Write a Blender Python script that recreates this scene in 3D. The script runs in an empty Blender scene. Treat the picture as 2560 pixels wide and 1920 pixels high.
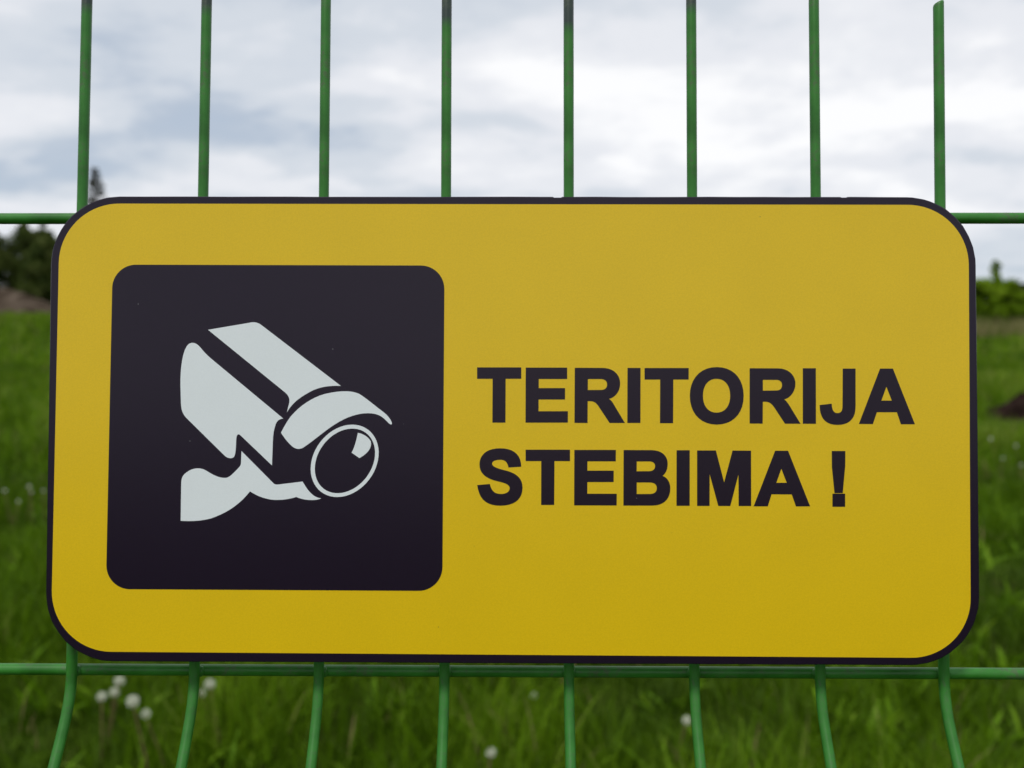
import bpy, math, random, json
import numpy as np
from mathutils import Vector, Matrix, Euler
from mathutils.geometry import tessellate_polygon

R = math.radians
scene = bpy.context.scene
COL = scene.collection

# ------------------------------------------------------------------ camera
cam_data = bpy.data.cameras.new('camera')
cam = bpy.data.objects.new('camera', cam_data)
COL.objects.link(cam)
cam.location = (0, 0, 1.35)
cam.rotation_euler = (R(88), 0, 0)
cam_data.sensor_width = 36
cam_data.lens = 31.18
cam_data.clip_start = 0.02
cam_data.clip_end = 4000
cam_data.dof.use_dof = True
cam_data.dof.focus_distance = 0.382
cam_data.dof.aperture_fstop = 8.5
scene.camera = cam

# ------------------------------------------------------------------ sky
SUN_ELEV, SUN_AZ = R(60), R(-160)      # azimuth measured clockwise from +Y (view direction)
world = bpy.data.worlds.new('World')
scene.world = world
world.use_nodes = True
nt = world.node_tree
nt.nodes.clear()
def N(tree, typ, **kw):
    n = tree.nodes.new(typ)
    for k, v in kw.items():
        if k == 'inp':
            for a, b in v.items(): n.inputs[a].default_value = b
        else: setattr(n, k, v)
    return n
def ramp(tree, stops, interp='LINEAR'):
    n = tree.nodes.new('ShaderNodeValToRGB'); r = n.color_ramp; r.interpolation = interp
    while len(r.elements) > 1: r.elements.remove(r.elements[0])
    r.elements[0].position = stops[0][0]; r.elements[0].color = (*stops[0][1], 1)
    for p, c in stops[1:]:
        e = r.elements.new(p); e.color = (*c, 1)
    return n
L = nt.links.new
tc = N(nt, 'ShaderNodeTexCoord')
sep = N(nt, 'ShaderNodeSeparateXYZ'); L(tc.outputs['Generated'], sep.inputs[0])
zz = N(nt, 'ShaderNodeMath', operation='MAXIMUM'); L(sep.outputs[2], zz.inputs[0]); zz.inputs[1].default_value = 0
za = N(nt, 'ShaderNodeMath', operation='ADD'); L(zz.outputs[0], za.inputs[0]); za.inputs[1].default_value = 0.22
dx = N(nt, 'ShaderNodeMath', operation='DIVIDE'); L(sep.outputs[0], dx.inputs[0]); L(za.outputs[0], dx.inputs[1])
dy = N(nt, 'ShaderNodeMath', operation='DIVIDE'); L(sep.outputs[1], dy.inputs[0]); L(za.outputs[0], dy.inputs[1])
cmb = N(nt, 'ShaderNodeCombineXYZ'); L(dx.outputs[0], cmb.inputs[0]); L(dy.outputs[0], cmb.inputs[1])
mp = N(nt, 'ShaderNodeMapping'); L(cmb.outputs[0], mp.inputs[0])
mp.inputs['Location'].default_value = (9.215, 0.22, 0.0)
mp.inputs['Rotation'].default_value = (0, 0, R(12))
mp.inputs['Scale'].default_value = (0.75, 1.6, 1)
n1 = N(nt, 'ShaderNodeTexNoise', inp={'Scale': 0.95, 'Detail': 6.0, 'Roughness': 0.47, 'Distortion': 0.3}); L(mp.outputs[0], n1.inputs['Vector'])
n2 = N(nt, 'ShaderNodeTexNoise', inp={'Scale': 2.6, 'Detail': 6.0, 'Roughness': 0.56, 'Distortion': 0.15}); mp2 = N(nt, 'ShaderNodeMapping'); L(cmb.outputs[0], mp2.inputs[0]); mp2.inputs['Location'].default_value = (2.4, 5.1, 0.0); mp2.inputs['Scale'].default_value = (0.95, 1.15, 1)
L(mp2.outputs[0], n2.inputs['Vector'])
mx = N(nt, 'ShaderNodeMix', data_type='FLOAT'); mx.inputs[0].default_value = 0.44
L(n1.outputs['Fac'], mx.inputs[2]); L(n2.outputs['Fac'], mx.inputs[3])
cr = ramp(nt, [(0.38, (0.56, 0.63, 0.73)), (0.455, (0.73, 0.78, 0.85)), (0.525, (0.90, 0.918, 0.965)), (0.61, (1.10, 1.10, 1.11))], 'EASE')
L(mx.outputs[0], cr.inputs[0])
sc_ = N(nt, 'ShaderNodeVectorMath', operation='SCALE'); L(cr.outputs[0], sc_.inputs[0]); sc_.inputs['Scale'].default_value = 7.0
sky = N(nt, 'ShaderNodeTexSky', sky_type='NISHITA', sun_disc=False, sun_elevation=SUN_ELEV, sun_rotation=SUN_AZ)
mk = ramp(nt, [(0.30, (0.70, 0.70, 0.70)), (0.45, (0.96, 0.96, 0.96))]); L(mx.outputs[0], mk.inputs[0])
mc = N(nt, 'ShaderNodeMix', data_type='RGBA'); L(mk.outputs[0], mc.inputs[0]); L(sky.outputs[0], mc.inputs[6]); L(sc_.outputs[0], mc.inputs[7])
bg = N(nt, 'ShaderNodeBackground'); bg.inputs['Strength'].default_value = 0.1
L(mc.outputs[2], bg.inputs['Color'])
wo = N(nt, 'ShaderNodeOutputWorld'); L(bg.outputs[0], wo.inputs[0])

# ------------------------------------------------------------------ sun (thin cloud in front of it)
sd = bpy.data.lights.new('sun', 'SUN'); sun = bpy.data.objects.new('sun', sd); COL.objects.link(sun)
sd.energy = 1.5; sd.angle = R(10); sd.color = (1.0, 0.965, 0.91)
sun_dir = Vector((math.sin(SUN_AZ) * math.cos(SUN_ELEV), math.cos(SUN_AZ) * math.cos(SUN_ELEV), math.sin(SUN_ELEV)))
sun.rotation_euler = sun_dir.to_track_quat('Z', 'Y').to_euler()
sun.location = (0, -6, 10)

vs = scene.view_settings
vs.view_transform = 'Standard'; vs.look = 'None'; vs.exposure = 0.4; vs.gamma = 1.0; vs.use_curve_mapping = False

# ------------------------------------------------------------------ helpers
def link(name, me, parent=None, mat=None):
    o = bpy.data.objects.new(name, me)
    COL.objects.link(o)
    if mat is not None and me is not None and not me.materials: me.materials.append(mat)
    if parent is not None: o.parent = parent
    return o
def empty(name, loc=(0, 0, 0), rot=(0, 0, 0)):
    o = bpy.data.objects.new(name, None); COL.objects.link(o)
    o.location = loc; o.rotation_euler = rot; o.empty_display_size = 0.05
    return o
def tag(o, label=None, cat=None, group=None, kind=None):
    if label: o['label'] = label
    if cat: o['category'] = cat
    if group: o['group'] = group
    if kind: o['kind'] = kind
    return o
def pymesh(name, v, f, smooth=False):
    me = bpy.data.meshes.new(name); me.from_pydata([tuple(p) for p in v], [], f); me.update()
    if smooth: me.shade_smooth()
    return me
def npmesh(name, verts, tris, attrs=None, smooth=False):
    """big triangle meshes straight from numpy arrays"""
    me = bpy.data.meshes.new(name)
    nv, nf = len(verts), len(tris)
    me.vertices.add(nv); me.vertices.foreach_set('co', np.asarray(verts, np.float32).ravel())
    me.loops.add(nf * 3); me.loops.foreach_set('vertex_index', np.asarray(tris, np.int32).ravel())
    me.polygons.add(nf); me.polygons.foreach_set('loop_start', np.arange(0, nf * 3, 3, dtype=np.int32))
    for k, a in (attrs or {}).items():
        at = me.attributes.new(k, 'FLOAT', 'POINT'); at.data.foreach_set('value', np.asarray(a, np.float32))
    me.update(calc_edges=True); me.validate()
    if smooth: me.shade_smooth()
    return me
def tube(pts, radii, n=10, cap=True):
    """tapered tube along a polyline -> verts, faces"""
    pts = [Vector(p) for p in pts]
    if not hasattr(radii, '__len__'): radii = [radii] * len(pts)
    v, f = [], []
    up = None
    for i, p in enumerate(pts):
        t = (pts[min(i + 1, len(pts) - 1)] - pts[max(i - 1, 0)]).normalized()
        if up is None:
            up = t.orthogonal().normalized()
        up = (up - t * up.dot(t)).normalized(); s = t.cross(up)
        for k in range(n):
            a = 2 * math.pi * k / n
            v.append(p + (up * math.cos(a) + s * math.sin(a)) * radii[i])
    for i in range(len(pts) - 1):
        for k in range(n):
            k2 = (k + 1) % n
            f.append((i * n + k, i * n + k2, (i + 1) * n + k2, (i + 1) * n + k))
    if cap:
        f.append(tuple(range(n - 1, -1, -1))); f.append(tuple((len(pts) - 1) * n + k for k in range(n)))
    return v, f
def merge(parts):
    v, f = [], []
    for a, b in parts:
        o = len(v); v += list(a); f += [tuple(i + o for i in q) for q in b]
    return v, f

# ------------------------------------------------------------------ materials
def mat(name):
    m = bpy.data.materials.new(name); m.use_nodes = True; t = m.node_tree
    b = t.nodes['Principled BSDF']; return m, t, b
def print_mat(name, col, rough, spec, grain=0.06, speck=(0.5, 0.5, 0.52), speck_lim=0.035, mottled=0.018):
    """screen-printed film: a flat colour, fine grain, an orange-peel film and a few dust specks"""
    m, t, b = mat(name); l = t.links.new
    co = N(t, 'ShaderNodeTexCoord')
    g = N(t, 'ShaderNodeTexNoise', inp={'Scale': 1500.0, 'Detail': 2.0, 'Roughness': 0.7}); l(co.outputs['Object'], g.inputs['Vector'])
    w = N(t, 'ShaderNodeTexNoise', inp={'Scale': 26.0, 'Detail': 4.0}); l(co.outputs['Object'], w.inputs['Vector'])
    mr = N(t, 'ShaderNodeMapRange', inp={1: 0.3, 2: 0.7, 3: 1 - grain, 4: 1 + grain}); l(g.outputs['Fac'], mr.inputs[0])
    mw = N(t, 'ShaderNodeMapRange', inp={1: 0.3, 2: 0.7, 3: 1 - mottled, 4: 1 + mottled}); l(w.outputs['Fac'], mw.inputs[0])
    mm = N(t, 'ShaderNodeMath', operation='MULTIPLY'); l(mr.outputs[0], mm.inputs[0]); l(mw.outputs[0], mm.inputs[1])
    sc = N(t, 'ShaderNodeVectorMath', operation='SCALE'); sc.inputs[0].default_value = col; l(mm.outputs[0], sc.inputs['Scale'])
    vo = N(t, 'ShaderNodeTexVoronoi', inp={'Scale': 130.0}); l(co.outputs['Object'], vo.inputs['Vector'])
    lt = N(t, 'ShaderNodeMath', operation='LESS_THAN'); l(vo.outputs['Distance'], lt.inputs[0]); lt.inputs[1].default_value = speck_lim
    sp = N(t, 'ShaderNodeSeparateColor'); l(vo.outputs['Color'], sp.inputs[0])
    gt = N(t, 'ShaderNodeMath', operation='GREATER_THAN'); l(sp.outputs[0], gt.inputs[0]); gt.inputs[1].default_value = 0.93
    am = N(t, 'ShaderNodeMath', operation='MULTIPLY'); l(lt.outputs[0], am.inputs[0]); l(gt.outputs[0], am.inputs[1])
    mxx = N(t, 'ShaderNodeMix', data_type='RGBA'); l(am.outputs[0], mxx.inputs[0]); l(sc.outputs[0], mxx.inputs[6]); mxx.inputs[7].default_value = (*speck, 1)
    l(mxx.outputs[2], b.inputs['Base Color'])
    b.inputs['Roughness'].default_value = rough
    b.inputs['Specular IOR Level'].default_value = spec
    bn = N(t, 'ShaderNodeTexNoise', inp={'Scale': 900.0, 'Detail': 1.0}); l(co.outputs['Object'], bn.inputs['Vector'])
    bp = N(t, 'ShaderNodeBump', inp={'Strength': 0.022, 'Distance': 0.0004}); l(bn.outputs['Fac'], bp.inputs['Height']); l(bp.outputs[0], b.inputs['Normal'])
    return m
M_YEL = print_mat('yellow_film', (0.685, 0.456, 0.003), 0.30, 0.44, 0.05, (0.30, 0.20, 0.02), 0.03)
M_BLK = print_mat('black_film', (0.0085, 0.0026, 0.0135), 0.27, 0.34, 0.10, (0.10, 0.10, 0.11), 0.035)
M_LET = print_mat('black_ink', (0.0095, 0.0028, 0.0120), 0.27, 0.34, 0.10, (0.10, 0.09, 0.10), 0.03)
M_WHT = print_mat('white_film', (0.70, 0.745, 0.775), 0.34, 0.5, 0.02, (0.45, 0.45, 0.46), 0.0, 0.01)
M_BACK = print_mat('plate_plastic', (0.0085, 0.0026, 0.0135), 0.27, 0.34, 0.10, (0.10, 0.10, 0.10), 0.03)

def wire_mat():
    m, t, b = mat('green_wire_coating'); l = t.links.new
    co = N(t, 'ShaderNodeTexCoord')
    nz = N(t, 'ShaderNodeTexNoise', inp={'Scale': 60.0, 'Detail': 4.0}); l(co.outputs['Object'], nz.inputs['Vector'])
    cr = ramp(t, [(0.32, (0.017, 0.110, 0.010)), (0.5, (0.028, 0.160, 0.018)), (0.68, (0.038, 0.195, 0.026))]); l(nz.outputs['Fac'], cr.inputs[0])
    at = N(t, 'ShaderNodeAttribute', attribute_type='OBJECT', attribute_name='wear')
    sp = N(t, 'ShaderNodeSeparateXYZ'); l(co.outputs['Object'], sp.inputs[0])
    a1 = N(t, 'ShaderNodeMath', operation='SUBTRACT'); l(sp.outputs[1], a1.inputs[0]); l(at.outputs['Fac'], a1.inputs[1])
    n3 = N(t, 'ShaderNodeMath', operation='MULTIPLY_ADD', inp={1: 0.016, 2: -0.008}); l(nz.outputs['Fac'], n3.inputs[0])
    a2 = N(t, 'ShaderNodeMath', operation='ADD'); l(a1.outputs[0], a2.inputs[0]); l(n3.outputs[0], a2.inputs[1])
    mr = N(t, 'ShaderNodeMapRange', inp={1: -0.003, 2: 0.003, 3: 0.0, 4: 0.92}); l(a2.outputs[0], mr.inputs[0])
    mx_ = N(t, 'ShaderNodeMix', data_type='RGBA'); l(mr.outputs[0], mx_.inputs[0]); l(cr.outputs[0], mx_.inputs[6]); mx_.inputs[7].default_value = (0.030, 0.038, 0.044, 1)
    l(mx_.outputs[2], b.inputs['Base Color'])
    gn = N(t, 'ShaderNodeTexNoise', inp={'Scale': 420.0, 'Detail': 3.0, 'Roughness': 0.6}); l(co.outputs['Object'], gn.inputs['Vector'])
    g2 = N(t, 'ShaderNodeTexNoise', inp={'Scale': 38.0, 'Detail': 3.0}); l(co.outputs['Object'], g2.inputs['Vector'])
    gm = N(t, 'ShaderNodeMath', operation='MULTIPLY'); l(gn.outputs['Fac'], gm.inputs[0]); l(g2.outputs['Fac'], gm.inputs[1])
    gr = N(t, 'ShaderNodeMapRange', inp={1: 0.27, 2: 0.40, 3: 0.0, 4: 0.6}); l(gm.outputs[0], gr.inputs[0])
    gx = N(t, 'ShaderNodeMix', data_type='RGBA'); l(gr.outputs[0], gx.inputs[0]); l(mx_.outputs[2], gx.inputs[6]); gx.inputs[7].default_value = (0.075, 0.095, 0.055, 1)
    l(gx.outputs[2], b.inputs['Base Color'])
    rr_ = N(t, 'ShaderNodeMapRange', inp={1: 0.3, 2: 0.7, 3: 0.30, 4: 0.52}); l(g2.outputs['Fac'], rr_.inputs[0]); l(rr_.outputs[0], b.inputs['Roughness'])
    b.inputs['Specular IOR Level'].default_value = 0.32
    bp = N(t, 'ShaderNodeBump', inp={'Strength': 0.15, 'Distance': 0.0006}); l(nz.outputs['Fac'], bp.inputs['Height']); l(bp.outputs[0], b.inputs['Normal'])
    return m
M_WIRE = wire_mat()

def leaf_mat(name, stops, rough=0.55, trans=0.30):
    m, t, b = mat(name); l = t.links.new
    at = N(t, 'ShaderNodeAttribute', attribute_name='tint')
    cr = ramp(t, stops); l(at.outputs['Fac'], cr.inputs[0])
    l(cr.outputs[0], b.inputs['Base Color']); b.inputs['Roughness'].default_value = rough
    b.inputs['Specular IOR Level'].default_value = 0.10
    tr = N(t, 'ShaderNodeBsdfTranslucent'); l(cr.outputs[0], tr.inputs['Color'])
    ms = N(t, 'ShaderNodeMixShader'); ms.inputs[0].default_value = trans
    l(b.outputs[0], ms.inputs[1]); l(tr.outputs[0], ms.inputs[2])
    l(ms.outputs[0], t.nodes['Material Output'].inputs['Surface'])
    return m
M_GRASS = leaf_mat('meadow_grass', [(0.0, (0.020, 0.038, 0.002)), (0.35, (0.047, 0.098, 0.002)), (0.7, (0.096, 0.190, 0.003)), (0.93, (0.155, 0.265, 0.010)), (1.0, (0.23, 0.18, 0.08))])
M_WEED = leaf_mat('weed_leaf', [(0.0, (0.062, 0.140, 0.003)), (0.6, (0.120, 0.240, 0.005)), (1.0, (0.19, 0.31, 0.02))])
M_DRY = leaf_mat('dry_grass', [(0.0, (0.10, 0.14, 0.03)), (0.5, (0.19, 0.185, 0.065)), (1.0, (0.30, 0.24, 0.12))])
M_LEAF_DARK = leaf_mat('dark_foliage', [(0.0, (0.036, 0.058, 0.010)), (0.6, (0.085, 0.118, 0.024)), (1.0, (0.17, 0.20, 0.06))], trans=0.45)
M_LEAF_BRIGHT = leaf_mat('bright_foliage', [(0.0, (0.090, 0.160, 0.006)), (0.6, (0.190, 0.310, 0.010)), (1.0, (0.28, 0.40, 0.025))], trans=0.5)
M_NEEDLE = leaf_mat('conifer_needle', [(0.0, (0.030, 0.034, 0.016)), (0.6, (0.048, 0.052, 0.022)), (1.0, (0.075, 0.07, 0.035))])

def noise_mat(name, stops, scale, rough=0.95, bump=0.0, bdist=0.05):
    m, t, b = mat(name); l = t.links.new
    co = N(t, 'ShaderNodeTexCoord')
    n = N(t, 'ShaderNodeTexNoise', inp={'Scale': scale, 'Detail': 9.0, 'Roughness': 0.62}); l(co.outputs['Object'], n.inputs['Vector'])
    cr = ramp(t, stops); l(n.outputs['Fac'], cr.inputs[0]); l(cr.outputs[0], b.inputs['Base Color'])
    b.inputs['Roughness'].default_value = rough; b.inputs['Specular IOR Level'].default_value = 0.03
    if bump:
        bp = N(t, 'ShaderNodeBump', inp={'Strength': bump, 'Distance': bdist}); l(n.outputs['Fac'], bp.inputs['Height']); l(bp.outputs[0], b.inputs['Normal'])
    return m
M_GROUND = noise_mat('meadow_soil', [(0.30, (0.030, 0.026, 0.010)), (0.43, (0.034, 0.050, 0.007)), (0.55, (0.042, 0.080, 0.005)), (0.75, (0.064, 0.110, 0.008))], 1.6, bump=0.5)
M_MOUND = noise_mat('dry_soil', [(0.38, (0.026, 0.018, 0.012)), (0.5, (0.068, 0.051, 0.037)), (0.62, (0.120, 0.094, 0.072))], 1.4, bump=0.8, bdist=0.15)
M_DIRT = noise_mat('damp_soil', [(0.30, (0.007, 0.004, 0.003)), (0.5, (0.016, 0.009, 0.007)), (0.7, (0.042, 0.025, 0.019))], 7.0, bump=0.8)
M_BARK = noise_mat('bark', [(0.3, (0.03, 0.022, 0.016)), (0.7, (0.09, 0.07, 0.05))], 9.0, bump=0.6)
M_STEM = noise_mat('flower_stem', [(0.3, (0.11, 0.085, 0.035)), (0.7, (0.15, 0.105, 0.055))], 30.0, rough=0.6)
M_POST = M_WIRE
def pappus():
    m, t, b = mat('seed_down'); l = t.links.new
    b.inputs['Base Color'].default_value = (0.78, 0.80, 0.68, 1); b.inputs['Roughness'].default_value = 0.8
    tr = N(t, 'ShaderNodeBsdfTranslucent'); tr.inputs['Color'].default_value = (0.78, 0.80, 0.68, 1)
    ms = N(t, 'ShaderNodeMixShader'); ms.inputs[0].default_value = 0.4
    l(b.outputs[0], ms.inputs[1]); l(tr.outputs[0], ms.inputs[2]); l(ms.outputs[0], t.nodes['Material Output'].inputs['Surface'])
    return m
M_PAP = pappus()
M_CORE = noise_mat('seed_core', [(0.3, (0.10, 0.085, 0.04)), (0.7, (0.20, 0.17, 0.09))], 200.0)

# ------------------------------------------------------------------ terrain: a field that rises gently behind the fence
S = 0.069
def gz(x, y):
    y = np.asarray(y, float); x = np.asarray(x, float)
    yc = np.where(y > 75, 75 + 20 * (1 - np.exp(-np.maximum(y - 75, 0) / 20)), y)
    base = S * 0.5 * (yc + np.sqrt(yc * yc + 0.25))
    und = 0.018 * np.sin(x * 0.9 + 1.3) * np.sin(y * 0.7 + 0.4) + 0.05 * np.sin(x * 0.13 + 0.5) * np.sin(y * 0.11)
    return base + und * np.clip(y / 6, 0, 1)
def gzf(x, y): return float(gz(x, y))

def build_ground():
    n = 181
    t = np.linspace(-1, 1, n)
    ax = np.sign(t) * (12 * np.abs(t) + 1600 * np.abs(t) ** 5)
    X, Y = np.meshgrid(ax, ax + 6, indexing='ij')
    Z = gz(X, Y)
    v = np.stack([X, Y, Z], -1).reshape(-1, 3)
    i = np.arange(n * n).reshape(n, n)
    a, b, c, d = i[:-1, :-1].ravel(), i[1:, :-1].ravel(), i[1:, 1:].ravel(), i[:-1, 1:].ravel()
    me = npmesh('ground', v, np.concatenate([np.stack([a, b, c], 1), np.stack([a, c, d], 1)]), smooth=True)
    return tag(link('ground', me, None, M_GROUND), 'grassy field rising gently behind the wire fence', kind='structure')
build_ground()

# ------------------------------------------------------------------ green wire fence panel with folded beads
FENCE_LOC = (-0.00206, 0.39313, 1.31035)
FENCE_ROT = (R(85.998), R(0.063), R(-0.567))
fence = empty('fence_panel', FENCE_LOC, FENCE_ROT)
tag(fence, 'green coated welded wire fence panel with folded lower wires, behind the yellow sign', 'fence')
WR = 0.0023                                        # wire radius
FOLDS = (-0.164, -0.6135, -1.063)                   # heights of the fold tips
def fold_z(y):
    z = 0.0
    for c in FOLDS:
        z = max(z, 0.0275 * (1 - abs(y - c) / 0.051))
    return z
def fold_s(y):                                      # bends have a small radius
    return sum(fold_z(y + d * 0.0015) for d in range(-7, 8)) / 15
def wire_profile(top):
    ys = list(np.arange(-1.265, -1.13, 0.045))
    y = -1.13
    while y < top - 0.004:
        ys.append(y)
        near = any(abs(y - c) < 0.075 for c in FOLDS)
        y += 0.005 if near else 0.03
    ys += [top - 0.0012, top - 0.0004, top]
    return ys
def vertical_wire(x, top, wear, slant=0.0, mesh=None):
    if mesh is None:
        ys = wire_profile(top)
        rr = [WR] * len(ys); rr[-2] = WR * 0.93; rr[-1] = WR * 0.72
        v, f = tube([(0, y, fold_s(y)) for y in ys], rr, 12)
        if slant:
            for p in v:
                if p.y > top - 0.006: p.y += slant * p.x
        mesh = pymesh('vertical_wire', v, f, True)
    o = link('vertical_wire', mesh, fence, M_WIRE)
    o.location = (x, 0, 0); o['wear'] = wear
    return o
TOPS = {0: (0.213, 0.1955, 0), 1: (0.211, 0.1945, 0), 2: (0.212, 0.30, 0), 3: (0.209, 0.1885, 0), 4: (0.210, 0.186, 0), 5: (0.208, 0.1945, 0), 6: (0.2045, 0.30, 0), 7: (0.1982, 0.30, 0.45)}
MMF = 0.001
OFFS = ((1.0, -.16), (.63, -.64), (-.14, -.53), (-.34, -.05), (-.2, -.16), (.1, -.1), (.28, .05), (1.2, -.9))
shared = None
for i in range(-19, 27):
    x = 0.055 * (i - 3.5)
    if i in TOPS:
        w = vertical_wire(x, TOPS[i][0], TOPS[i][1], TOPS[i][2])
        dt, db = OFFS[i]; m = (dt - db) / 300
        w.location.x += dt * MMF - m * 0.2; w.rotation_euler.z = -m
    else:
        w = vertical_wire(x, 0.2085, 0.2 + 0.02 * ((i * 7) % 3), 0, shared)
        shared = w.data
X0, X1 = 0.055 * (-19 - 3.5) - 0.008, 0.055 * (26 - 3.5) + 0.008
hm = pymesh('horizontal_wire', *tube([(X0 + (X1 - X0) * k / 6, 0, 0) for k in range(7)], 0.0025, 12), True)
for y in (0.1012, -0.1020, -0.164, -0.2276, -0.4276, -0.55, -0.6135, -0.677, -0.877, -1.0, -1.063, -1.127, -1.24):
    o = link('horizontal_wire', hm, fence, M_WIRE)
    o.location = (0, y, fold_s(y) - 0.0044); o['wear'] = 9.0
wv, wf = [], []
for j in range(6):
    th = math.pi * j / 5
    for i in range(8):
        wv.append((0.0034 * math.sin(th) * math.cos(0.7854 * i), 0.0030 * math.sin(th) * math.sin(0.7854 * i), 0.0016 * math.cos(th)))
for j in range(5):
    for i in range(8): wf.append((j * 8 + i, j * 8 + (i + 1) % 8, (j + 1) * 8 + (i + 1) % 8, (j + 1) * 8 + i))
weld_me = pymesh('weld', wv, wf, True)
for i in range(-2, 10):                              # weld nodules on the crossings near the sign
    for y in (0.1012, -0.1020):
        o = link('weld', weld_me, fence, M_WIRE); o.location = (0.055 * (i - 3.5), y, -0.0022); o['wear'] = 9.0
def box(x0, x1, y0, y1, z0, z1):
    v = [Vector((x, y, z)) for z in (z0, z1) for y in (y0, y1) for x in (x0, x1)]
    return v, [(0, 2, 3, 1), (4, 5, 7, 6), (0, 1, 5, 4), (2, 6, 7, 3), (0, 4, 6, 2), (1, 3, 7, 5)]
for xs in (X0 - 0.012, X1 + 0.012):
    p = link('post', pymesh('post', *box(xs - 0.03, xs + 0.03, -1.33, 0.23, -0.048, -0.006)), fence, M_POST); p['wear'] = 9.0
    c = link('post_cap', pymesh('post_cap', *box(xs - 0.032, xs + 0.032, 0.2302, 0.242, -0.050, -0.004)), p, M_BACK)
    for yy in (0.08, -0.52, -1.1):
        k = link('clamp', pymesh('clamp', *box(xs - 0.034, xs + 0.034, yy - 0.012, yy + 0.012, -0.0055, 0.006)), p, M_WIRE); k['wear'] = 9.0

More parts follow.
